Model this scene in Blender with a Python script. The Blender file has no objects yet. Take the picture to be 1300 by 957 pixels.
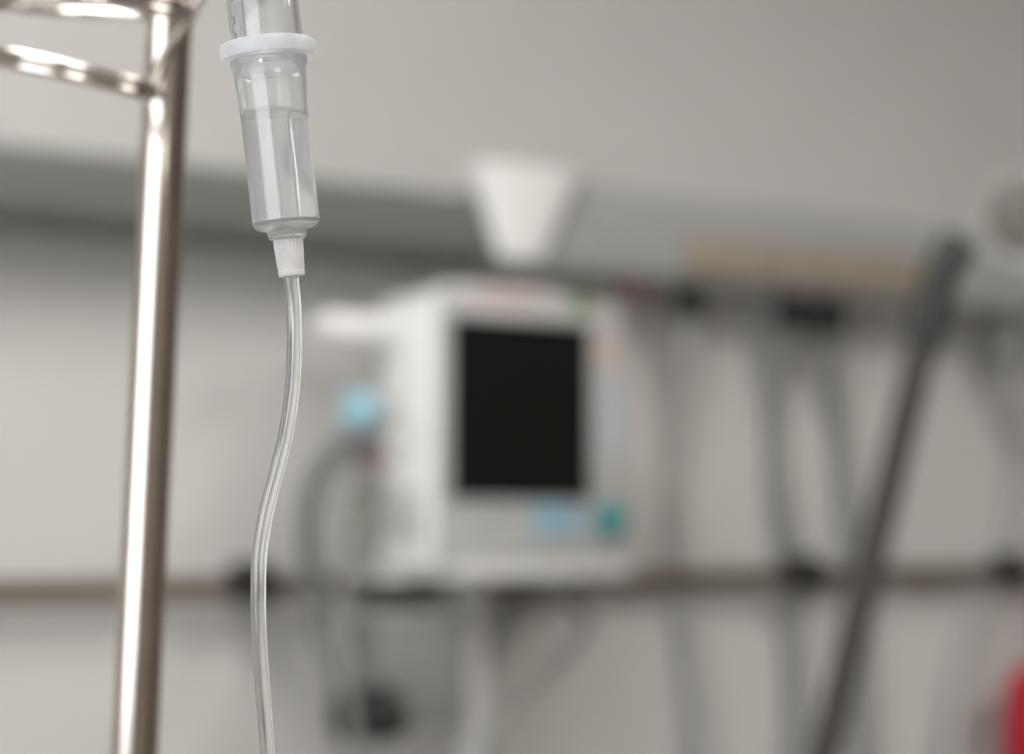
import bpy, bmesh, math, random
from mathutils import Vector, Matrix
random.seed(4)
S = bpy.context.scene
COL = S.collection
PI = math.pi

# ------------------------------------------------------------------ camera
W, H, F = 1300.0, 957.0, 2400.0            # frame and focal length in its pixels
YAW, PITCH = math.radians(33.4), math.radians(4.53)
CAM = Vector((0, 0, 1.2))
FWD = Vector((math.sin(YAW)*math.cos(PITCH), math.cos(YAW)*math.cos(PITCH), math.sin(PITCH)))
RGT = Vector((math.cos(YAW), -math.sin(YAW), 0))
UPV = RGT.cross(FWD)
YW = 2.35                                   # the head wall's plane

def ray(px, py):
    return FWD + RGT*((px-W/2)/F) + UPV*((H/2-py)/F)
def at(px, py, d):                          # a point d metres along the lens axis
    return CAM + ray(px, py)*d
def on(px, py, y):                          # a point on the vertical plane y = const
    r = ray(px, py)
    return CAM + r*(y/r.y)

cd = bpy.data.cameras.new('camera')
cam = bpy.data.objects.new('camera', cd); COL.objects.link(cam)
m3 = Matrix((RGT, UPV, -FWD)).transposed()
cam.matrix_world = Matrix.Translation(CAM) @ m3.to_4x4()
cd.sensor_width = 36; cd.lens = F/W*36; cd.clip_start = 0.02
cd.dof.use_dof = True; cd.dof.focus_distance = 0.468
cd.dof.aperture_fstop = 6.2; cd.dof.aperture_blades = 0
S.camera = cam

# --------------------------------------------------------------- materials
def mat(name, col, rough=0.5, metal=0.0, noise=0.04, scale=30.0, bump=0.0, spec=0.5, coat=0.0):
    m = bpy.data.materials.new(name); m.use_nodes = True
    nt = m.node_tree; b = nt.nodes['Principled BSDF']
    b.inputs['Roughness'].default_value = rough
    b.inputs['Metallic'].default_value = metal
    b.inputs['Specular IOR Level'].default_value = spec
    b.inputs['Coat Weight'].default_value = coat
    tc = nt.nodes.new('ShaderNodeTexCoord')
    nz = nt.nodes.new('ShaderNodeTexNoise'); nz.inputs['Scale'].default_value = scale; nz.inputs['Detail'].default_value = 4
    nt.links.new(tc.outputs['Object'], nz.inputs['Vector'])
    rp = nt.nodes.new('ShaderNodeValToRGB')
    lo = [max(0, c*(1-noise)) for c in col]; hi = [min(1, c*(1+noise)) for c in col]
    rp.color_ramp.elements[0].position = .35; rp.color_ramp.elements[1].position = .65
    rp.color_ramp.elements[0].color = (*lo, 1); rp.color_ramp.elements[1].color = (*hi, 1)
    nt.links.new(nz.outputs['Fac'], rp.inputs['Fac'])
    nt.links.new(rp.outputs['Color'], b.inputs['Base Color'])
    if bump:
        bp = nt.nodes.new('ShaderNodeBump'); bp.inputs['Strength'].default_value = bump; bp.inputs['Distance'].default_value = .002
        nt.links.new(nz.outputs['Fac'], bp.inputs['Height']); nt.links.new(bp.outputs['Normal'], b.inputs['Normal'])
    return m

def clear(name, ior, haze, col=(1, 1, 1), rough=0.0, hazecol=(.9, .9, .9)):
    """clear plastic or liquid: refraction with a share of milky scatter"""
    m = bpy.data.materials.new(name); m.use_nodes = True
    nt = m.node_tree; nt.nodes.remove(nt.nodes['Principled BSDF'])
    out = nt.nodes['Material Output']
    g = nt.nodes.new('ShaderNodeBsdfGlass'); g.inputs['IOR'].default_value = ior
    g.inputs['Roughness'].default_value = rough; g.inputs['Color'].default_value = (*col, 1)
    if haze <= 0:
        nt.links.new(g.outputs[0], out.inputs[0]); return m
    tc = nt.nodes.new('ShaderNodeTexCoord'); nz = nt.nodes.new('ShaderNodeTexNoise'); nz.inputs['Scale'].default_value = 300
    nt.links.new(tc.outputs['Object'], nz.inputs['Vector'])
    mr = nt.nodes.new('ShaderNodeMapRange'); mr.inputs[3].default_value = haze*.85; mr.inputs[4].default_value = haze*1.15
    nt.links.new(nz.outputs['Fac'], mr.inputs[0])
    d = nt.nodes.new('ShaderNodeBsdfDiffuse'); d.inputs[0].default_value = (*hazecol, 1)
    t = nt.nodes.new('ShaderNodeBsdfTranslucent'); t.inputs[0].default_value = (*hazecol, 1)
    a = nt.nodes.new('ShaderNodeMixShader'); a.inputs[0].default_value = .5
    nt.links.new(d.outputs[0], a.inputs[1]); nt.links.new(t.outputs[0], a.inputs[2])
    b = nt.nodes.new('ShaderNodeMixShader'); nt.links.new(mr.outputs[0], b.inputs[0])
    nt.links.new(g.outputs[0], b.inputs[1]); nt.links.new(a.outputs[0], b.inputs[2])
    nt.links.new(b.outputs[0], out.inputs[0])
    return m

def brushed(name, col, rough):
    m = mat(name, col, rough, 1.0, .05, 60)
    nt = m.node_tree; b = nt.nodes['Principled BSDF']
    tc = nt.nodes.new('ShaderNodeTexCoord'); mp = nt.nodes.new('ShaderNodeMapping')
    mp.inputs['Scale'].default_value = (900, 900, 12)
    nz = nt.nodes.new('ShaderNodeTexNoise'); nz.inputs['Scale'].default_value = 1
    nt.links.new(tc.outputs['Object'], mp.inputs[0]); nt.links.new(mp.outputs[0], nz.inputs['Vector'])
    mr = nt.nodes.new('ShaderNodeMapRange'); mr.inputs[3].default_value = rough*.7; mr.inputs[4].default_value = rough*1.3
    nt.links.new(nz.outputs['Fac'], mr.inputs[0]); nt.links.new(mr.outputs[0], b.inputs['Roughness'])
    return m

def emit(name, col, s):
    m = bpy.data.materials.new(name); m.use_nodes = True
    b = m.node_tree.nodes['Principled BSDF']
    b.inputs['Base Color'].default_value = (*col, 1)
    b.inputs['Emission Color'].default_value = (*col, 1); b.inputs['Emission Strength'].default_value = s
    return m

M = dict(
    wall=mat('wall_paint', (.55, .543, .526), .7, noise=.015, scale=8, bump=.05),
    farwall=mat('room_paint', (.23, .20, .175), .7, noise=.02, scale=8),
    ceiling=mat('ceiling_paint', (.66, .65, .63), .8, noise=.02, scale=8),
    floor=mat('vinyl_floor', (.30, .29, .27), .35, noise=.12, scale=14),
    steel=brushed('brushed_steel', (.60, .555, .51), .17),
    wire=mat('polished_wire', (.72, .68, .64), .11, 1.0, .02),
    darksteel=mat('dark_steel_tube', (.055, .050, .043), .42, .5, .05),
    trunk_dark=mat('dark_grey_anodised', (.155, .16, .152), .45, .0, .03),
    trunk_light=mat('light_grey_enamel', (.37, .375, .37), .45, .0, .03),
    white=mat('white_plastic', (.86, .86, .85), .4, noise=.015),
    offwhite=mat('off_white_plastic', (.56, .56, .55), .45, noise=.015),
    grey=mat('grey_plastic', (.36, .36, .355), .5, noise=.03),
    midgrey=mat('mid_grey_plastic', (.22, .22, .215), .5, noise=.03),
    hose=mat('grey_rubber_hose', (.255, .255, .24), .55, noise=.05),
    palehose=mat('pale_grey_hose', (.40, .40, .385), .55, noise=.05),
    black=mat('black_plastic', (.012, .012, .011), .45, noise=.1),
    screen=mat('dark_screen_glass', (.008, .008, .007), .22, noise=.05, spec=.15),
    beige=mat('beige_plastic', (.29, .25, .195), .5, noise=.04),
    rail=mat('brown_rail', (.135, .098, .075), .4, .3, .06),
    blue=mat('light_blue_plastic', (.33, .60, .72), .45),
    teal=mat('teal_plastic', (.03, .23, .24), .4),
    red=mat('red_fabric', (.50, .008, .03), .6, noise=.08, scale=80, bump=.1),
    maroon=mat('dull_red_plastic', (.32, .14, .13), .5),
    dullred=mat('faded_red_plastic', (.30, .15, .155), .5),
    panel=mat('pale_grey_panel', (.42, .42, .41), .45, noise=.015),
    keyblue=mat('muted_blue_key', (.22, .43, .55), .45),
    lampgrey=mat('warm_grey_enamel', (.46, .455, .435), .5),
    brownish=mat('brownish_grey_plastic', (.17, .155, .14), .5),
    darkhose=mat('dark_grey_hose', (.135, .137, .13), .55, noise=.05),
    pink=mat('pink_label', (.48, .30, .29), .5),
    green=mat('green_plastic', (.13, .28, .10), .5),
    orange=mat('orange_label', (.55, .36, .24), .5),
    paleblue=mat('pale_blue_label', (.40, .48, .55), .5),
    seal=mat('rubber_wheel', (.03, .03, .03), .6),
    chamber=clear('clear_chamber_plastic', 1.45, .20, (.985, .99, .99), 0.02, (.98, .985, .985)),
    clearpart=clear('clear_upper_plastic', 1.45, .13, (.97, .97, .97), 0.02),
    flange=clear('milky_white_plastic', 1.4, .66, (.97, .98, 1), .2, (.90, .92, .955)),
    cap=clear('frosted_plastic', 1.4, .75, (.97, .97, .97), .25, (.93, .92, .92)),
    floorcap=clear('frosted_chamber_floor', 1.42, .24, (.97, .97, .97), .12),
    water=clear('saline', 1.33, .06, (.99, 1, 1), 0.0, (.98, .985, .985)),
    tube=clear('clear_soft_tubing', 1.45, .10, (.98, .98, .97), .03),
    bore=clear('saline_in_tubing', .92, 0),
    drop=clear('water_drop', 1.33, 0),
    bag=clear('clear_bag_film', 1.35, .12, (.98, .99, .99), .05),
)

# ----------------------------------------------------------------- helpers
def obj(name, bm, m, parent=None, sharp=35):
    bmesh.ops.recalc_face_normals(bm, faces=bm.faces[:])
    lim = math.radians(sharp)
    for e in bm.edges:
        if len(e.link_faces) == 2: e.smooth = e.calc_face_angle(0) < lim
    for f in bm.faces: f.smooth = True
    me = bpy.data.meshes.new(name); bm.to_mesh(me); bm.free()
    me.materials.append(m)
    o = bpy.data.objects.new(name, me); COL.objects.link(o)
    if parent is not None:
        o.parent = parent
        o.matrix_parent_inverse = parent.matrix_world.inverted()
    return o

def tag(o, label, cat, group=None):
    o['label'] = label; o['category'] = cat
    if group: o['group'] = group
    return o

def thing(name, loc, label, cat, group=None):
    o = bpy.data.objects.new(name, None); COL.objects.link(o)
    o.empty_display_size = .02; o.location = loc
    o.matrix_world = Matrix.Translation(loc)
    return tag(o, label, cat, group)

def box(bm, c, d, bev=0.0, rot=None, seg=2):
    r = bmesh.ops.create_cube(bm, size=1)
    vs = r['verts']
    mt = Matrix.Translation(c) @ (rot.to_4x4() if rot is not None else Matrix.Identity(4)) @ Matrix.Diagonal((*d, 1))
    bmesh.ops.transform(bm, matrix=mt, verts=vs)
    if bev:
        es = list({e for v in vs for e in v.link_edges})
        bmesh.ops.bevel(bm, geom=es, offset=bev, segments=seg, affect='EDGES', profile=.5)
    return bm

def basis(a):
    a = a.normalized()
    t = Vector((0, 0, 1)) if abs(a.z) < .9 else Vector((0, 1, 0))
    x = t.cross(a).normalized(); return x, a.cross(x).normalized(), a

def lathe(bm, prof, o, axis, n=48, x=None, closed=False, fn=None):
    """revolve (r, z) points about axis through o"""
    if x is None: x, y, a = basis(axis)
    else:
        a = axis.normalized(); x = (x - a*x.dot(a)).normalized(); y = a.cross(x)
    rings = []
    for r, z in prof:
        if r < 1e-9: rings.append([bm.verts.new(o + a*z)])
        else:
            ring = []
            for k in range(n):
                t = 2*PI*k/n; rr = r if fn is None else fn(r, z, t)
                ring.append(bm.verts.new(o + a*z + x*(rr*math.cos(t)) + y*(rr*math.sin(t))))
            rings.append(ring)
    pairs = list(zip(rings, rings[1:])) + ([(rings[-1], rings[0])] if closed else [])
    for A, B in pairs:
        if len(A) == 1 and len(B) == 1: continue
        for k in range(n):
            j = (k+1) % n
            if len(A) == 1: bm.faces.new((A[0], B[k], B[j]))
            elif len(B) == 1: bm.faces.new((A[k], A[j], B[0]))
            else: bm.faces.new((A[k], A[j], B[j], B[k]))
    return bm

def smooth_path(pts, sub=8):
    P = [Vector(p) for p in pts]; out = []
    for i in range(len(P)-1):
        p0 = P[i-1] if i else P[0]*2-P[1]; p1, p2 = P[i], P[i+1]
        p3 = P[i+2] if i+2 < len(P) else P[-1]*2-P[-2]
        for k in range(sub):
            t = k/sub
            out.append(.5*((2*p1) + (p2-p0)*t + (2*p0-5*p1+4*p2-p3)*t*t + (3*p1-p0-3*p2+p3)*t**3))
    out.append(P[-1]); return out

def pipe(bm, path, r, n=16, ribs=None):
    """round bar along a path, its ends closed and slightly rounded"""
    up = None; rings = []
    L = len(path)
    for i, p in enumerate(path):
        t = (path[min(i+1, L-1)] - path[max(i-1, 0)]).normalized()
        if up is None: up = basis(t)[0]
        up = (up - t*up.dot(t)).normalized(); v = t.cross(up)
        rr = r(i/(L-1)) if callable(r) else r
        if ribs and i % 2: rr *= ribs
        rings.append(([p + up*(rr*math.cos(2*PI*k/n)) + v*(rr*math.sin(2*PI*k/n)) for k in range(n)], p, t, rr))
    full = []
    c, p, t, rr = rings[0];  full.append([q*.75 + p*.25 - t*rr*.22 for q in c])
    full += [q[0] for q in rings]
    c, p, t, rr = rings[-1]; full.append([q*.75 + p*.25 + t*rr*.22 for q in c])
    V = [[bm.verts.new(q) for q in ring] for ring in full]
    for A, B in zip(V, V[1:]):
        for k in range(n): bm.faces.new((A[k], A[(k+1) % n], B[(k+1) % n], B[k]))
    bm.faces.new(V[0][::-1]); bm.faces.new(V[-1])
    return bm

def prism(bm, poly, d):
    """closed polygon of points pushed along d"""
    a = [bm.verts.new(p) for p in poly]; b = [bm.verts.new(Vector(p)+d) for p in poly]
    bm.faces.new(a); bm.faces.new(b[::-1])
    for k in range(len(a)):
        j = (k+1) % len(a); bm.faces.new((a[k], b[k], b[j], a[j]))
    return bm

def B(): return bmesh.new()
def V3(*a): return Vector(a)

# --------------------------------------------------------------- the room
XL, XR, YB, ZC = -1.7, 4.6, -2.7, 2.7
def struct(name, bm, m, parent=None):
    o = obj(name, bm, m, parent)
    if parent is None: o['kind'] = 'structure'
    return o
cx, cy = (XL+XR)/2, (YB+YW)/2
struct('floor', box(B(), V3(cx, cy, -.05), (XR-XL+.4, YW-YB+.4, .1)), M['floor'])
struct('ceiling', box(B(), V3(cx, cy, ZC+.05), (XR-XL+.4, YW-YB+.4, .1)), M['ceiling'])
struct('wall_front', box(B(), V3(cx, YW+.05, ZC/2), (XR-XL+.4, .1, ZC)), M['wall'])
struct('wall_back', box(B(), V3(cx, YB-.05, ZC/2), (XR-XL+.4, .1, ZC)), M['farwall'])
struct('wall_right', box(B(), V3(XR+.05, cy, ZC/2), (.1, YW-YB, ZC)), M['farwall'])
WY0, WY1, WZ0, WZ1 = -1.6, .55, .9, 2.35
b = B()
box(b, V3(XL-.05, (YB+WY0)/2, ZC/2), (.1, WY0-YB, ZC)); box(b, V3(XL-.05, (WY1+YW)/2, ZC/2), (.1, YW-WY1, ZC))
box(b, V3(XL-.05, (WY0+WY1)/2, WZ0/2), (.1, WY1-WY0, WZ0)); box(b, V3(XL-.05, (WY0+WY1)/2, (WZ1+ZC)/2), (.1, WY1-WY0, ZC-WZ1))
struct('wall_left', b, M['wall'])
b = B(); ym = (WY0+WY1)/2
for yy in (WY0+.025, WY1-.025): box(b, V3(XL-.05, yy, (WZ0+WZ1)/2), (.06, .05, WZ1-WZ0), .004)
for zz in (WZ0+.025, WZ1-.025): box(b, V3(XL-.05, ym, zz), (.06, WY1-WY0, .05), .004)
struct('window_1', b, M['white'])
struct('baseboard_front', box(B(), V3(cx, YW-.008, .05), (XR-XL, .016, .1), .003), M['grey'])

FILL = 8.6
# daylight through the window, and unseen ceiling panels added as fill light
def area(name, loc, rot, sx, sy, power, col):
    l = bpy.data.lights.new(name, 'AREA'); l.shape = 'RECTANGLE'; l.size = sx; l.size_y = sy
    l.energy = power; l.color = col
    o = bpy.data.objects.new(name, l); COL.objects.link(o); o.location = loc; o.rotation_euler = rot
    return o
area('window_daylight', (XL-.09, ym, (WZ0+WZ1)/2), (0, -PI/2, 0), WZ1-WZ0-.1, WY1-WY0-.1, 14, (.97, .985, 1))
for k, (lx, ly, wh) in enumerate(((.1, .85, 'nearest the window and head wall'), (.1, -1.2, 'near the window, at the back'), (2.35, -.15, 'far from the window'))):
    t = thing('ceiling_fill_lamp', (lx, ly, ZC), 'added rectangular white ceiling fill panel ' + wh, 'ceiling lamp', 'added ceiling fill lamps')
    b = B()
    for s in (-1, 1):
        box(b, V3(lx+s*.31, ly, ZC-.011), (.03, 1.25, .022), .003); box(b, V3(lx, ly+s*.61, ZC-.011), (.59, .03, .022), .003)
    obj('frame', b, M['white'], t)
    obj('diffuser', box(B(), V3(lx, ly, ZC-.005), (.59, 1.19, .008)), emit('fill_diffuser', (1, .965, .92), FILL), t)
wd = bpy.data.worlds.new('world'); S.world = wd; wd.use_nodes = True
wd.node_tree.nodes['Background'].inputs[0].default_value = (.85, .92, 1, 1)
wd.node_tree.nodes['Background'].inputs[1].default_value = .8

# ---------------------------------------------------------------- IV pole
pt, pb = at(214.5, 30, .672), at(174.5, 868, .653)
pd = (pt-pb).normalized()                                   # the pole leans a little
foot = pb + pd*((.10-pb.z)/pd.z); top = pb + pd*((1.60-pb.z)/pd.z)
iv = thing('iv_pole', (foot.x, foot.y, 0), 'shiny round steel drip stand pole with wire bag hooks, at far left in front', 'IV pole')
PR = .0081
lb = (top-foot).length
obj('pole', lathe(B(), [(0, 0), (PR, 0), (PR, lb-.003), (PR*.7, lb), (0, lb)], foot, pd, 64), M['steel'], iv)
hub = pb + pd*((1.425-pb.z)/pd.z)
obj('collar', lathe(B(), [(PR+.0002, -.014), (.0125, -.014), (.0135, -.012), (.0135, .012), (.0125, .014), (PR+.0002, .014)], hub, pd, 48, closed=True), M['steel'], iv)
WR = .0018
def pigtail(c, u, v, rad, stem, tip=1.44, rise=.0036):
    """wire hook: a stem that runs into a ring of one and a half turns"""
    n = u.cross(v).normalized()
    if n.z < 0: n = -n
    ring = []
    N = 90
    for k in range(N+1):
        a = 2*PI*tip*k/N
        ring.append(c + u*(rad*math.cos(a)) + v*(rad*math.sin(a)) + n*(rise*tip*k/N))
    path = smooth_path(stem + [ring[0] - (ring[1]-ring[0])*1.0], 10)[:-1] + ring
    return pipe(B(), path, WR, 14)
PA = lambda px, py, d=.655: at(px, py, d)
# lower ring
ang = math.radians(11)
u = RGT*math.cos(ang) - UPV*math.sin(ang)
v = -FWD*.995 - UPV*.09
c = at(88, 103, .645)
obj('hook', pigtail(c, u, v, .0279, [hub+RGT*.010-FWD*.010, PA(266, -45, .657), PA(247, 10, .655), PA(233, 36, .654), PA(213, 62, .652), PA(200, 92, .649), PA(194, 112, .647)]), M['wire'], iv)
# upper ring
ang = math.radians(3)
u = RGT*math.cos(ang) - UPV*math.sin(ang)
v = -FWD*.995 - UPV*.09
c = at(105, 15, .640)
obj('hook', pigtail(c, u, v, .0352, [hub+RGT*.011-FWD*.006+UPV*.006, PA(276, -70, .650), PA(262, -25, .646), PA(250, 2, .642)]), M['wire'], iv)
# base on castors
obj('base_hub', lathe(B(), [(0, -.025), (.03, -.025), (.035, -.02), (.035, .02), (.02, .035), (PR, .04), (0, .04)], V3(foot.x, foot.y, .085), V3(0, 0, 1), 40), M['steel'], iv)
for k in range(5):
    a = 2*PI*k/5+.3; d = V3(math.cos(a), math.sin(a), 0); p = V3(foot.x, foot.y, .085)
    obj('base_leg', pipe(B(), smooth_path([p+d*.03, p+d*.15, p+d*.27-V3(0, 0, .012)], 5), .011), M['steel'], iv)
    q = p + d*.265; s = d.cross(V3(0, 0, 1))
    obj('castor', lathe(B(), [(0, -.011), (.022, -.011), (.026, -.008), (.026, .008), (.022, .011), (0, .011)], V3(q.x, q.y, .026), s, 28), M['seal'], iv)

# ------------------------------------------------- infusion set in front
DF = .472
sc = DF/F
o0 = at(340, 66, DF)
ax = (RGT*(-.109) + UPV*.994 + FWD*.02).normalized()        # points up along the hanging chamber
side = RGT
inf = thing('infusion_set', o0, 'clear drip chamber half full of fluid, white collar and thin tube hanging in front', 'infusion set')
def px(*pr): return [(r*sc, z*sc) for r, z in pr]
L = lambda bm, prof, **k: lathe(bm, px(*prof), o0, ax, k.pop('n', 72), side, **k)
# upper clear cylinder above the collar
obj('upper_chamber', L(B(), [(46, 4), (46, 88), (43, 96), (30, 100), (14, 106), (14, 200), (0, 200), (0, 96), (33, 90), (38.5, 84), (38.5, 4)], closed=True), M['clearpart'], inf)
obj('flange', L(B(), [(30, -10), (57, -10.5), (60, -8.5), (61, -5), (61, 6), (60, 9.5), (57, 11.5), (30, 11.5)], closed=True), M['flange'], inf)
ch = obj('drip_chamber', L(B(), [(39, -9), (48.5, -9.5), (49.2, -12), (49, -17), (47.3, -19.5), (46.2, -22), (45.6, -30), (44, -55), (42.9, -80), (42.6, -120), (42.5, -217), (38.6, -217), (38.6, -198), (38.8, -120), (39, -80), (40.2, -50), (41.2, -28), (39, -22)], closed=True), M['chamber'], inf)
obj('chamber_floor', L(B(), [(42.5, -217.2), (42, -219.5), (39.5, -223.5), (34, -226), (26, -228), (25, -229), (24.6, -233),
    (23.4, -238), (20, -240), (0, -240), (0, -221.5), (20, -221), (33, -220), (37.5, -217.2)], closed=True), M['floorcap'], inf)
# fluid with a level top although the chamber hangs at a slant
bm = B(); n = 72
x = (side - ax*side.dot(ax)).normalized(); y = ax.cross(x)
up = V3(0, 0, 1); ul = V3(up.dot(x), up.dot(y), up.dot(ax))
lv = -82*sc
def lev(r, t): return lv - (ul.x*r*math.cos(t)+ul.y*r*math.sin(t))/ul.z
rings = []
for r, z in px((20, -221.1), (33, -220.1), (37.8, -217), (39, -213), (39, -150), (39, -110)):
    rings.append([bm.verts.new(o0+ax*z+x*(r*math.cos(2*PI*k/n))+y*(r*math.sin(2*PI*k/n))) for k in range(n)])
for r, dz in px((39.1, 5), (38.7, 3.4), (37.5, 1.4), (35, .2), (30, 0), (12, 0)):                # meniscus
    rings.append([bm.verts.new(o0+ax*(lev(r, 2*PI*k/n)+dz)+x*(r*math.cos(2*PI*k/n))+y*(r*math.sin(2*PI*k/n))) for k in range(n)])
for A, C in zip(rings, rings[1:]):
    for k in range(n): bm.faces.new((A[k], A[(k+1) % n], C[(k+1) % n], C[k]))
bm.faces.new(rings[0][::-1]); bm.faces.new(rings[-1])
obj('fluid', bm, M['water'], inf)
# ribbed connector at the bottom
rib = lambda r, z, t: r*(1 + (.035 if math.cos(t*26) > 0 else -.02)) if -278*sc < z < -243*sc else r
cap = obj('tube_connector', L(B(), [(0, -238), (18, -239), (18.6, -241), (18.4, -244), (16.6, -276), (16.4, -279), (16.8, -280), (16.6, -285), (15.6, -286.5), (0, -286.5)], n=156, fn=rib), M['cap'], inf)
# tubing
tp = [(368.5, 330), (369.3, 350), (372.5, 385), (373.6, 420), (373.3, 460), (370.5, 500), (363, 550), (351, 600), (338, 650), (329.8, 700), (328, 750), (329, 800), (333, 868), (340, 957), (346, 1100), (340, 1300), (322, 1550)]
path = smooth_path([at(a, c_, DF - .0000120*(c_-330)) for a, c_ in tp], 8)
tu = obj('tube', pipe(B(), path, 9.9*sc, 28), M['tube'], inf)
obj('fluid_column', pipe(B(), path[1:-1], 5.0*sc, 20), M['bore'], tu)
e = path[-1]; ed = (path[-2]-path[-1]).normalized()
obj('luer_connector', lathe(B(), px((0, -60), (9, -60), (11, -30), (15, -30), (15, 8), (11, 12), (0, 12)), e, ed, 36), M['cap'], inf)
# air channel and beads of water in the upper cylinder
k0 = o0 + x*(-37*sc) - y*(17*sc)
def bead(a, z, r):
    p = o0 + x*(38.0*sc*math.cos(a)) + y*(38.0*sc*math.sin(a)) + ax*(z*sc)
    bm = B(); bmesh.ops.create_icosphere(bm, subdivisions=3, radius=r*sc, matrix=Matrix.Translation(p)); return bm
toward = -y if (-y).dot(FWD) < 0 else y
sg = -1 if (-y).dot(FWD) < 0 else 1
vt = o0 + x*(-32*sc) + toward*(11*sc)
obj('air_channel', lathe(B(), px((0, 12), (7, 12), (7, 84), (0, 84)), vt, ax, 28), M['clearpart'], inf)
for z, r in ((20, 6.2), (39, 6.8), (64, 5.0)):
    bm = B(); bmesh.ops.create_uvsphere(bm, u_segments=20, v_segments=12, radius=r*sc, matrix=Matrix.Translation(vt+ax*(z*sc)+toward*(6*sc)))
    obj('water_drop', bm, M['drop'], inf)
for a, z, r in ((-1.75, 40, 1.3), (-1.55, 22, 1.2), (-1.9, 52, 1.5), (-.95, 34, 1.1), (-.9, 50, 1.2), (-1.0, 18, 1.0), (-.75, -58, 1.4), (-.9, -52, 1.1), (-.8, -70, 1.2)):
    a = a if sg < 0 else -a
    obj('water_drop', bead(a, z, r), M['drop'], inf)
# the bag above
bb = o0 + ax*(200*sc); hb = bb + V3(0, 0, .20)
bm = B(); nu, nv = 24, 24
fx = RGT.copy(); fy = V3(0, 0, 1); fz = fx.cross(fy)
for sgn in (1, -1):
    g = [[None]*(nv+1) for _ in range(nu+1)]
    for i in range(nu+1):
        for j in range(nv+1):
            s_, t_ = i/nu*2-1, j/nv*2-1
            th = .014*math.sqrt(max(0, (1-s_**4)*(1-t_**4)))*(1.15-.35*t_)
            g[i][j] = bm.verts.new(bb + fx*(s_*.052*(1-.12*max(0, -t_)**6)) + fy*((t_+1)*.078+.004) + fz*(sgn*th))
    for i in range(nu):
        for j in range(nv): bm.faces.new((g[i][j], g[i+1][j], g[i+1][j+1], g[i][j+1]))
bmesh.ops.remove_doubles(bm, verts=bm.verts[:], dist=1e-6)
obj('infusion_bag', bm, M['bag'], inf)
lp = [bb+fy*.158+fx*(.012*math.cos(a))+fy*(.016*math.sin(a)) for a in [PI*k/16-PI*.02 for k in range(18)]]
obj('hanging_loop', pipe(B(), lp, .0014, 10), M['cap'], inf)
# the stand's hook that carries the bag
hk = bb + fy*.1705
t2 = pb + pd*((1.585-pb.z)/pd.z)
obj('hook', pipe(B(), smooth_path([t2, t2*.7+hk*.3+V3(0, 0, .02), hk+V3(0, 0, .006)+(t2-hk).normalized()*.02, hk, hk-(t2-hk).normalized()*.014+V3(0, 0, .006), hk-(t2-hk).normalized()*.018+V3(0, 0, .02)], 8), WR, 14), M['wire'], iv)

# ------------------------------------------------ bed head units on wall
YF = YW-.15
def z_on(px_, py, y): return on(px_, py, y).z
xj = on(655, 300, YF).x                                       # joint of the two units
zt, zb = z_on(0, 178, YF), z_on(0, 266, YF)
def unit(name, x0, x1, zb, zt, m, label):
    t = thing(name, ((x0+x1)/2, YW, zb), label, 'bed head unit')
    yb = YW-.0002
    prof = [(yb, zt), (YF+.012, zt), (YF, zt-.008), (YF, zb+.006), (YF+.006, zb), (yb, zb)]
    obj('housing', prism(B(), [V3(x0, p, z) for p, z in prof], V3(x1-x0, 0, 0)), m, t, 50)
    return t
tl = unit('bed_head_trunking', -.4, xj-.002, zb, zt, M['trunk_dark'], 'long dark grey wall trunking on the left, behind the drip stand')
obj('trim_strip', box(B(), V3((xj-.4)/2, YF-.001, zb+.018), (xj+.38, .004, .004), .001), M['midgrey'], tl)
zt2, zb2 = z_on(740, 231, YF), z_on(740, 342, YF)
xe = on(1400, 350, YF).x + .5
tr = unit('bed_head_trunking', xj+.002, xe, zb2, zt2, M['trunk_light'], 'long light grey wall trunking on the right, with beige panel')
p0, p1 = on(866, 298, YF), on(1172, 312, YF)
q0 = on(866, 347, YF); 
pzt, pzb = p0.z, q0.z+.001
pan = obj('socket_panel', box(B(), V3((p0.x+p1.x)/2, YF-.006, (pzt+pzb)/2), (p1.x-p0.x, .012, pzt-pzb), .003), M['beige'], tr); pan['label'] = 'beige front panel'
for k in range(5):
    X = p0.x+(p1.x-p0.x)*(k+.5)/5
    s_ = obj('socket', box(B(), V3(X, YF-.0135, (pzt+pzb)/2), (.044, .003, .044), .001), M['beige'], pan)
# gas outlets under the right unit
def outlet(px_, py, w, h, m, name, label, cat, g=None):
    p = on(px_, py, YW-.075); zt_ = zb2-.0005
    zl = p.z - h
    t = thing(name, (p.x, p.y, zt_), label, cat, g)
    obj('socket_ring', lathe(B(), [(0, 0), (w*.5, 0), (w*.5, -.012), (w*.46, -.016), (0, -.016)], V3(p.x, p.y, zt_), V3(0, 0, 1), 32), m, t)
    obj('plug_body', lathe(B(), [(0, -.016), (w*.44, -.016), (w*.5, -.022), (w*.5, zl-zt_+.012), (w*.4, zl-zt_), (0, zl-zt_)], V3(p.x, p.y, zt_), V3(0, 0, 1), 32), m, t)
    return t, V3(p.x, p.y, zl)
_, pa = outlet(876, 388, .045, .022, M['black'], 'gas_plug', 'small black gas plug under trunking, nearest the monitor', 'gas plug', 'black gas plugs')
_, pb_ = outlet(1008, 398, .052, .030, M['black'], 'gas_plug', 'black gas plug in the middle pair under beige panel, left one', 'gas plug', 'black gas plugs')
_, pc = outlet(1053, 402, .052, .030, M['black'], 'gas_plug', 'black gas plug in the middle pair under beige panel, right one', 'gas plug', 'black gas plugs')
_, pd_ = outlet(1280, 438, .070, .040, M['midgrey'], 'gas_plug', 'dark grey gas plug under trunking at right edge', 'gas plug', 'black gas plugs')
_, pe = outlet(803, 372, .05, .006, M['dullred'], 'gas_outlet', 'dull red gas outlet under trunking beside the monitor', 'gas outlet')
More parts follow.
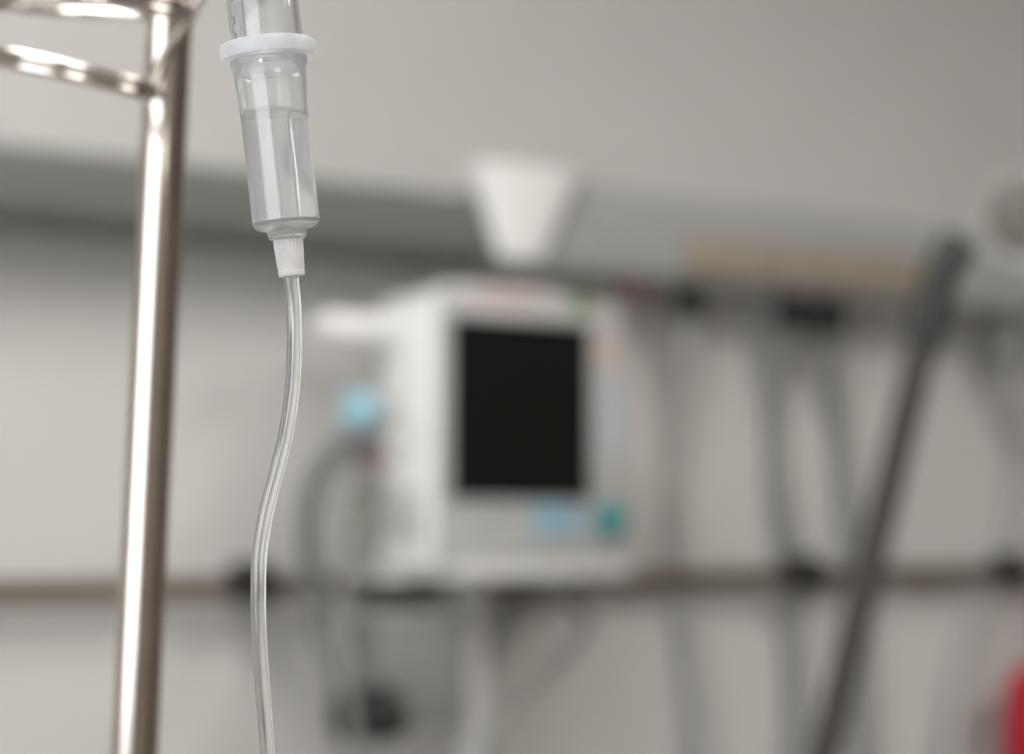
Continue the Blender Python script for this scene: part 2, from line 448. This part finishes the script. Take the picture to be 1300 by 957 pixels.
# hoses hanging from them, behind the rail and down to the floor
hoses = []
def hose(start, pts, r, m, label, name='gas_hose'):
    P = [start+V3(0, 0, .004)] + [on(a, c_, y_) for a, c_, y_ in pts]
    e = P[-1]; w = .03
    P += [V3(e.x+w*.5, e.y-.01, .55), V3(e.x+w, e.y-.03, .12), V3(e.x+w*1.2, e.y-.08, r+.004), V3(e.x+w*2, e.y-.2, r+.001), V3(e.x+w*4, e.y-.34, r+.001)]
    b_ = pipe(B(), smooth_path(P, 10), r, 16)
    return tag(obj(name, b_, m), label, 'hose', 'grey gas hoses')
YH = 2.332
hose(pa, [(868, 480, 2.31), (860, 600, YH), (862, 720, YH), (870, 790, YH), (888, 900, YH-.01), (900, 1050, YH-.03)], .0168, M['palehose'], 'pale grey hose hanging straight below plug nearest the monitor')
hose(pb_, [(990, 470, 2.31), (984, 540, YH), (988, 620, YH), (1000, 710, YH), (1006, 790, YH), (1014, 900, YH-.01), (1018, 1050, YH-.03)], .0168, M['hose'], 'grey hose hanging below left plug of the middle pair')
hose(pc, [(1060, 480, 2.31), (1067, 560, YH), (1076, 640, YH), (1090, 730, YH), (1097, 830, YH), (1102, 1000, YH-.02)], .0168, M['hose'], 'grey hose hanging below right plug of the middle pair')
hose(pd_, [(1290, 530, 2.31), (1294, 600, YH), (1279, 680, YH), (1252, 745, YH), (1228, 820, YH), (1214, 900, YH-.01), (1205, 1050, YH-.03)], .0168, M['palehose'], 'pale grey hose hanging below plug at right edge')

# white tapered lamp on the joint
yl = YF-.002
A = [on(594, 222, yl), on(728, 212, yl), on(684, 330, yl), on(632, 330, yl)]
lt = thing('wall_lamp', ((A[2].x+A[3].x)/2, yl, A[3].z), 'white tapered wall lamp where the two grey trunkings meet', 'wall lamp')
bm = B(); rows = []
NR, NC = 10, 15
for j in range(NR+1):
    t = j/NR
    l_ = A[3].lerp(A[0], t); r_ = A[2].lerp(A[1], t)
    zc = l_.z*.5+r_.z*.5
    dp = .012+.034*t
    if j == 0: dp *= .8
    row = []
    for i in range(NC+1):
        a = PI*i/NC; xx = (l_.x+r_.x)/2 - (r_.x-l_.x)/2*math.copysign(abs(math.cos(a))**.8, math.cos(a))
        row.append(V3(xx, yl - dp*math.sin(a)**.6 if 0 < i < NC else yl, zc))
    rows.append(row)
# open-topped shell with thickness
outer = [[bm.verts.new(p) for p in r] for r in rows]
cxm = (A[0].x+A[1].x+A[2].x+A[3].x)/4
inner = []
for j, r in enumerate(rows):
    inner.append([bm.verts.new(V3(cxm+(p.x-cxm)*.93, yl-.001-(yl-p.y)*.9, p.z+(.006 if j == 0 else 0))) for p in r])
for j in range(NR):
    for i in range(NC):
        bm.faces.new((outer[j][i], outer[j][i+1], outer[j+1][i+1], outer[j+1][i])); bm.faces.new((inner[j][i], inner[j+1][i], inner[j+1][i+1], inner[j][i+1]))
    bm.faces.new((outer[j][0], outer[j+1][0], inner[j+1][0], inner[j][0])); bm.faces.new((outer[j][NC], inner[j][NC], inner[j+1][NC], outer[j+1][NC]))
for i in range(NC): bm.faces.new((outer[NR][i], outer[NR][i+1], inner[NR][i+1], inner[NR][i]))
bm.faces.new([outer[0][i] for i in range(NC+1)]); bm.faces.new([inner[0][i] for i in range(NC+1)][::-1])
obj('lamp_shade', bm, M['white'], lt)
obj('backplate', box(B(), V3(cxm, yl+.0005, A[3].z*.65+A[0].z*.35), (.03, .003, (A[0].z-A[3].z)*.5), .001), M['white'], lt)

# ------------------------------------------------------- equipment rail
YR = YW-.05
za, zbq = z_on(0, 755, YR), z_on(1180, 732, YR)
zr = (za+zbq)/2 + .004
x0r, x1r = .2, on(1400, 730, YR).x+.4
rt = thing('equipment_rail', ((x0r+x1r)/2, YR, zr), 'long brown horizontal equipment rail along the wall', 'wall rail')
RH = .030
obj('bar', box(B(), V3((x0r+x1r)/2, YR, zr), (x1r-x0r, .012, RH), .003), M['rail'], rt)
for xx in (.45, 1.62, 2.38, 3.05):
    obj('wall_bracket', box(B(), V3(xx, (YR+.006+YW)/2, zr), (.04, YW-YR-.007, .022), .003), M['rail'], rt)
def clamp(px_, label, s=1.0):
    p = V3(on(px_, 735, YR).x, YR, zr)
    t = thing('rail_clamp', p, label, 'rail clamp', 'black clamps on the brown rail')
    b_ = B()
    box(b_, p+V3(0, -.014*s, .008), (.044*s, .016, RH+.026), .004)
    box(b_, p+V3(0, -.004, RH/2+.010), (.044*s, .034, .012), .003)
    box(b_, p+V3(0, .0076, RH/2+.004), (.044*s, .003, .022), .001)
    obj('clamp_body', b_, M['black'], t)
    obj('knob', lathe(B(), [(0, 0), (.007, 0), (.007, .012), (.019*s, .013), (.021*s, .017), (.021*s, .03), (.018*s, .034), (0, .034)], p+V3(0, -.022*s, .002), V3(0, -1, 0), 30, fn=lambda r, z, t_: r*(1+.05*math.cos(8*t_)) if r > .012 else r), M['black'], t)
clamp(312, 'black clamp with round knob on brown rail, behind the clear tube', 1.15)
clamp(1012, 'black clamp on brown rail beside the grey hose', 1.15)
clamp(1276, 'black clamp on brown rail near the right edge', .95)

# ------------------------------------------------------ patient monitor
YM = 2.05
xl = on(557, 550, YM).x; xr = on(792, 550, YM).x
ztp, zbt = z_on(570, 365, YM), z_on(570, 722, YM)
mw, mh, md = xr-xl, ztp-zbt, .16
mc = V3((xl+xr)/2, YM+md/2, (ztp+zbt)/2)
mon = thing('patient_monitor', (mc.x, mc.y, zbt), 'white boxy patient monitor with a blank black screen', 'patient monitor')
b = B(); box(b, mc+V3(0, .008, 0), (mw, md-.016, mh), .012, seg=3)
obj('housing', b, M['white'], mon)
def fr(px_, py): return on(px_, py, YM)
b = B(); box(b, V3(mc.x, YM+.006, mc.z), (mw-.006, .016, mh-.006), .005)
bez = obj('front_panel', b, M['panel'], mon); bez['label'] = 'pale grey front panel'
s0, s1 = fr(570, 401), fr(747, 401); sb = fr(570, 634).z
yp = YM-.002
b = B()
sx, sw, sz, sh = (s0.x+s1.x)/2, s1.x-s0.x, (s0.z+sb)/2, s0.z-sb
for k in (-1, 1):
    box(b, V3(sx+k*(sw/2+.003), yp-.002, sz), (.006, .005, sh+.012), .0015); box(b, V3(sx, yp-.002, sz+k*(sh/2+.003)), (sw, .005, .006), .0015)
obj('screen_frame', b, M['grey'], mon)
obj('screen', box(B(), V3(sx, yp, sz), (sw, .003, sh)), M['screen'], mon)
def key(px_, py, w, h, m, name='key', label=None, t=.004):
    p = fr(px_, py)
    o = obj(name, box(B(), V3(p.x, yp-t/2+.0008, p.z), (w, t, h), min(.0015, t*.3)), M[m], mon)
    if label: o['label'] = label
for i, a in enumerate((682, 703, 724)):
    for j, c_ in enumerate((652, 669)): key(a, c_, .0215, .015, 'keyblue', 'key', 'muted blue key')
for a in (606, 630): key(a, 658, .02, .012, 'grey')
p = fr(772, 660)
kn = obj('knob', lathe(B(), [(0, 0), (.024, 0), (.024, .004), (.0195, .006), (.018, .020), (.015, .023), (0, .023)], V3(p.x, yp+.001, p.z), V3(0, -1, 0), 40, fn=lambda r, z, t: r*(1+.02*math.cos(18*t)) if z > .005 and r > .01 else r), M['teal'], mon); kn['label'] = 'teal rotary knob'
key(645, 380, .10, .010, 'pink', 'label_strip', 'pinkish printed strip', .001)
key(738, 388, .034, .013, 'green', 'alarm_light', 'green alarm lamp')
key(768, 446, .024, .022, 'orange', 'label_strip', 'orange sticker', .001)
for c_ in (492, 516, 540, 564): key(773, c_, .018, .016, 'paleblue', 'key', 'pale blue key')
# sockets, printer and handle on the left side
def sd(px_, py):                                              # on the left side's plane
    r = ray(px_, py); return CAM + r*(xl/r.x)
def side_socket(px_, py, m, rad, label, ln=.03):
    p = sd(px_, py)
    yy = min(max(p.y, YM+.03), YM+md-.03)
    z_ = p.z
    st = ln*.55
    sk = obj('socket', lathe(B(), [(0, -.002), (rad*.7, -.002), (rad*.7, st*.3), (rad*.5, st*.5), (rad*.5, st), (0, st)], V3(xl+.002, yy, z_), V3(-1, 0, 0), 28), M['panel'], mon)
    o = obj('socket_cap', lathe(B(), [(0, st), (rad, st), (rad, ln*.9), (rad*.85, ln), (0, ln)], V3(xl+.002, yy, z_), V3(-1, 0, 0), 28), M[m], sk)
    o['label'] = label
    return V3(xl-ln-.0, yy, z_)
pbl = side_socket(497, 522, 'blue', .025, 'light blue socket cap', .068)
prd = side_socket(497, 580, 'maroon', .015, 'dull red socket cap', .050)
pgy = side_socket(497, 620, 'midgrey', .018, 'grey socket cap', .045)
pgr = side_socket(497, 655, 'green', .011, 'green socket cap', .058)
zz = sd(520, 415).z
b = B(); box(b, V3(xl-.055, YM+md-.04, zz), (.115, .055, .032), .010, seg=3)
obj('side_handle', b, M['white'], mon)
b = B(); box(b, V3(xl-.004, YM+md*.5, sd(520, 650).z), (.010, .10, .06), .003)
obj('side_cover', b, M['offwhite'], mon)
# top handle
b = pipe(B(), smooth_path([V3(mc.x-mw*.33, mc.y, ztp-.004), V3(mc.x-mw*.33, mc.y, ztp+.008), V3(mc.x-mw*.2, mc.y, ztp+.014), V3(mc.x+mw*.2, mc.y, ztp+.014), V3(mc.x+mw*.33, mc.y, ztp+.008), V3(mc.x+mw*.33, mc.y, ztp-.004)], 6), .006, 12)
obj('top_handle', b, M['offwhite'], mon)

# its mount: tray on a column with a clamp on the rail
mt = thing('monitor_mount', (mc.x-.05, YW, .5), 'light grey tray and upright column carrying the patient monitor', 'monitor mount')
ty = zbt-.001
xt0 = on(470, 720, YM+.10).x
b = B(); box(b, V3((xl+xr)/2, YM+.085, ty-.007), (mw+.0, .21, .013), .004)
box(b, V3((xl+xr)/2, YM-.018, ty-.002), (mw*.92, .012, .022), .004)
obj('tray', b, M['offwhite'], mt)
b = B(); box(b, V3((xt0+xl)/2+.005, YM+.115, ty-.010), (xl-xt0, .10, .018), .005)
obj('side_shelf', b, M['offwhite'], mt)
pcx = on(592, 800, YM+.11).x
b = B(); box(b, V3(pcx, YM+.11, (ty-.014+.25)/2+0), (.042, .05, ty-.014-.25), .008, seg=3)
obj('column', b, M['offwhite'], mt)
b = B(); box(b, V3(pcx, (YM+.13+YR-.01)/2, .42), (.05, YR-YM-.14, .04), .004)
box(b, V3(pcx, YW-.012, .42), (.09, .022, .09), .004); box(b, V3(pcx, (YR+YW)/2-.01, .42), (.05, .06, .04), .004)
obj('wall_arm', b, M['grey'], mt)
b = B()
xk = on(690, 745, YR).x
box(b, V3(xk, YR-.016, zr+.012), (.10, .018, RH+.016), .004); 
box(b, V3(xk, YR-.004, zr+RH/2+.010), (.10, .04, .010), .003)
box(b, V3(xk, YR-.045, zr-.001), (.05, .05, .018), .004)
o = obj('rail_grip', b, M['black'], mt); o['label'] = 'black grip on the brown rail'
b = pipe(B(), smooth_path([V3(xk, YR-.06, zr), on(650, 765, YM+.13), on(636, 800, YM+.11), on(606, 850, YM+.10)], 8), .011, 14)
obj('brace', b, M['midgrey'], mt)

# basket of grey plastic below
yk = YM+.10
g0, g1 = on(452, 775, yk), on(568, 775, yk)
gz = on(500, 775, yk).z; gb = gz-.15
bw = g1.x-g0.x
bk = thing('accessory_bin', ((g0.x+g1.x)/2, yk, gb), 'grey plastic bin hung beside the monitor column, below the monitor', 'bin')
b = B(); X = (g0.x+g1.x)/2
T = .004
box(b, V3(X, yk-.05, (gz+gb)/2), (bw, T, gz-gb), .001); box(b, V3(X, yk+.05, (gz+gb)/2+.01), (bw, T, gz-gb+.02), .001)
box(b, V3(g0.x+T/2, yk, (gz+gb)/2), (T, .10, gz-gb), .001); box(b, V3(g1.x-T/2, yk, (gz+gb)/2), (T, .10, gz-gb), .001)
box(b, V3(X, yk, gb+T/2), (bw, .10, T), .001)
obj('bin_body', b, M['midgrey'], bk)
b = B()
box(b, V3(X, yk-.053, gz-.004), (bw+.008, .006, .012), .002)
for xx in (g0.x-.002, g1.x+.002): box(b, V3(xx, yk, gz-.004), (.006, .11, .012), .002)
obj('rim', b, M['grey'], bk)
obj('hanger', box(B(), V3((g1.x+pcx-.02)/2, yk+.01, gz-.03), (pcx-.018-g1.x, .02, .02), .003), M['grey'], bk)

# pressure hose from the monitor's side down to a black cuff
hp = [prd+V3(.006, 0, 0), on(470, 562, prd.y-.01), on(438, 566, prd.y-.02), on(412, 590, prd.y-.02), on(395, 632, prd.y-.01), on(392, 690, prd.y), on(400, 745, prd.y), on(414, 805, 2.06), on(426, 845, 2.04), on(440, 878, 2.03)]
tag(obj('cuff_hose', pipe(B(), smooth_path(hp, 12), .0140, 18), M['darkhose']), 'grey hose arching from the left side of the patient monitor', 'hose')
cp = on(462, 908, 2.03)
cu = thing('pressure_cuff', cp, 'rolled black blood pressure cuff low beside the grey bin', 'cuff')
sp = []
for k in range(70):
    a = k*.2; r_ = .012+.0016*a
    sp.append((r_*math.cos(a), r_*math.sin(a)))
b = B(); d_ = V3(.075, 0, 0); vs = []
for q, tz in ((0, 0), (1, 0)):
    pass
cols = []
for k, (ya, za_) in enumerate(sp):
    n_ = V3(0, ya, za_).normalized()*.0022
    p = cp+V3(-.03, ya, za_)
    cols.append([b.verts.new(p-n_), b.verts.new(p+n_), b.verts.new(p+n_+d_), b.verts.new(p-n_+d_)])
for A_, C_ in zip(cols, cols[1:]):
    for k in range(4): b.faces.new((A_[k], A_[(k+1) % 4], C_[(k+1) % 4], C_[k]))
b.faces.new(cols[0]); b.faces.new(cols[-1][::-1])
obj('cuff_band', b, M['black'], cu)
obj('hose_fitting', lathe(B(), [(0, 0), (.009, 0), (.009, .02), (.006, .024), (0, .024)], cp+V3(-.012, 0, .036), V3(-.3, 0, 1), 20), M['midgrey'], cu)
# sensor leads with plugs
def lead(p, pts, r, m, label):
    P = [p+V3(.006, 0, 0), p+V3(-.012, 0, -.004)] + [on(a, c_, y_) for a, c_, y_ in pts]
    e = P[-1]; P += [V3(e.x, e.y, .65), V3(e.x-.01, e.y, .1), V3(e.x-.03, e.y-.06, r+.003), V3(e.x-.1, e.y-.18, r+.001)]
    tag(obj('sensor_lead', pipe(B(), smooth_path(P, 10), r, 14), m), label, 'cable', 'sensor leads of the monitor')
lead(pgy, [(474, 640, pgy.y-.005), (456, 665, pgy.y-.01), (440, 700, pgy.y-.02), (436, 760, 2.035), (436, 800, 1.99), (440, 860, 1.97), (450, 960, 1.97)], .0065, M['midgrey'], 'thin dark grey lead hanging from the grey socket')
P = [on(742, 752, YM+.14), on(745, 785, YM+.12), on(728, 822, YM+.10), on(692, 858, YM+.09), on(640, 900, YM+.09), on(622, 960, YM+.07)]
P += [V3(P[-1].x-.005, P[-1].y, .7), V3(P[-1].x-.01, P[-1].y-.01, .12), V3(P[-1].x+.01, P[-1].y-.07, .013), V3(P[-1].x+.1, P[-1].y-.2, .011)]
tag(obj('power_cable', pipe(B(), smooth_path([V3(P[0].x, YM+.161, ty+.05), V3(P[0].x, YM+.205, ty+.04), V3(P[0].x, YM+.225, ty-.02)]+P[1:], 10), .0095, 14), M['hose']), 'grey cable drooping below the right side of the patient monitor', 'cable')

# ------------------------------------------ slanted tube and examination lamp
DS = 2.0
a0, a1 = at(1196, 335, DS), at(1068, 868, DS-.05)
dd = (a1-a0).normalized()
ft = a0 + dd*((.02-a0.z)/dd.z)
stt = thing('slanted_pole', (ft.x, ft.y, 0), 'dark metal pole slanting across the right side in front of the wall', 'pole')
up_ = a0-dd*.01
obj('tube', pipe(B(), [ft+(a0-ft)*(k/24) for k in range(25)] , .0165, 28), M['darksteel'], stt)
bend = smooth_path([a0+dd*.09, a0+dd*.03, a0-dd*.0+RGT*.003, a0-dd*.022+RGT*.012], 8)
obj('grip', pipe(B(), bend, .0205, 28), M['black'], stt)
obj('foot_plate', lathe(B(), [(0, 0), (.09, 0), (.09, .008), (.085, .012), (.03, .014), (.025, .05), (0, .05)], V3(ft.x, ft.y, 0), V3(0, 0, 1), 40), M['darksteel'], stt)

lc = at(1301, 277, 2.12)
ld = (CAM+V3(.15, -.1, -.35)-lc).normalized()
el = thing('examination_lamp', lc, 'round pale lamp head with dark centre, cut by the right edge of the photo', 'lamp')
obj('lamp_head', lathe(B(), [(0, -.05), (.02, -.05), (.043, -.035), (.051, -.01), (.053, .004), (.051, .007), (.045, .004), (.038, -.004), (0, -.004)], lc, ld, 48), M['lampgrey'], el)
o = obj('reflector', lathe(B(), [(0, -.003), (.042, -.003), (.042, .005), (.034, .008), (0, .009)], lc, ld, 40), M['brownish'], el); o['label'] = 'dark round centre'
ap = lc-ld*.05
wy = V3(on(1450, 300, YF).x, YF-.0005, (zt2+zb2)/2)
obj('arm', pipe(B(), smooth_path([ap+ld*.006, ap-ld*.04, ap+V3(.12, .0, .02), V3(wy.x-.1, wy.y-.22, wy.z), V3(wy.x-.01, wy.y-.14, wy.z), V3(wy.x, wy.y-.03, wy.z)], 10), .008, 16), M['offwhite'], el)
obj('wall_plate', lathe(B(), [(0, 0), (.04, 0), (.04, .02), (.035, .026), (.012, .028), (.012, .036), (0, .036)], wy, V3(0, -1, 0), 32), M['offwhite'], el)

# red bag hung from the rail at the right
rc = on(1352, 918, YR-.075)
rb = thing('red_bag', (rc.x, rc.y, rc.z-.09), 'bright red rounded bag hanging in the bottom right corner', 'bag')
b = B(); bmesh.ops.create_cube(b, size=1)
bmesh.ops.subdivide_edges(b, edges=b.edges[:], cuts=9, use_grid_fill=True)
for vtx in b.verts:
    c_ = vtx.co*2
    e_ = 5.0
    n_ = (abs(c_.x)**e_+abs(c_.y)**e_+abs(c_.z)**e_)**(1/e_)
    q = c_/n_
    q.z += .06*math.sin(3*q.x+1)*(q.z < 0)
    vtx.co = rc+V3(q.x*.115, q.y*(.052-.010*q.z), q.z*.105)
obj('bag_body', b, M['red'], rb, 60)
b = B(); box(b, rc+V3(0, -.058, -.03), (.15, .02, .09), .009, seg=3)
obj('pocket', b, M['red'], rb)
ah = V3(rc.x, YR-.001, zr+RH/2+.006)
b = pipe(B(), smooth_path([rc+V3(.025, .0, .098), V3(rc.x+.03, YR-.035, zr-.02), V3(rc.x+.035, YR-.012, zr+RH/2+.004), V3(rc.x+.065, YR-.012, zr+RH/2+.004), V3(rc.x+.07, YR-.035, zr-.02), rc+V3(.075, .0, .098)], 8), .006, 12)
obj('strap', b, M['red'], rb)

# ------------------------------------------------------------------ output
S.view_settings.view_transform = 'Standard'; S.view_settings.look = 'None'
S.view_settings.gamma = 1; S.view_settings.use_curve_mapping = False
S.view_settings.exposure = 1.15
S.cycles.use_denoising = True
S.cycles.max_bounces = 16; S.cycles.transmission_bounces = 16; S.cycles.transparent_max_bounces = 12
S.cycles.sample_clamp_indirect = 6
S.cycles.blur_glossy = .3
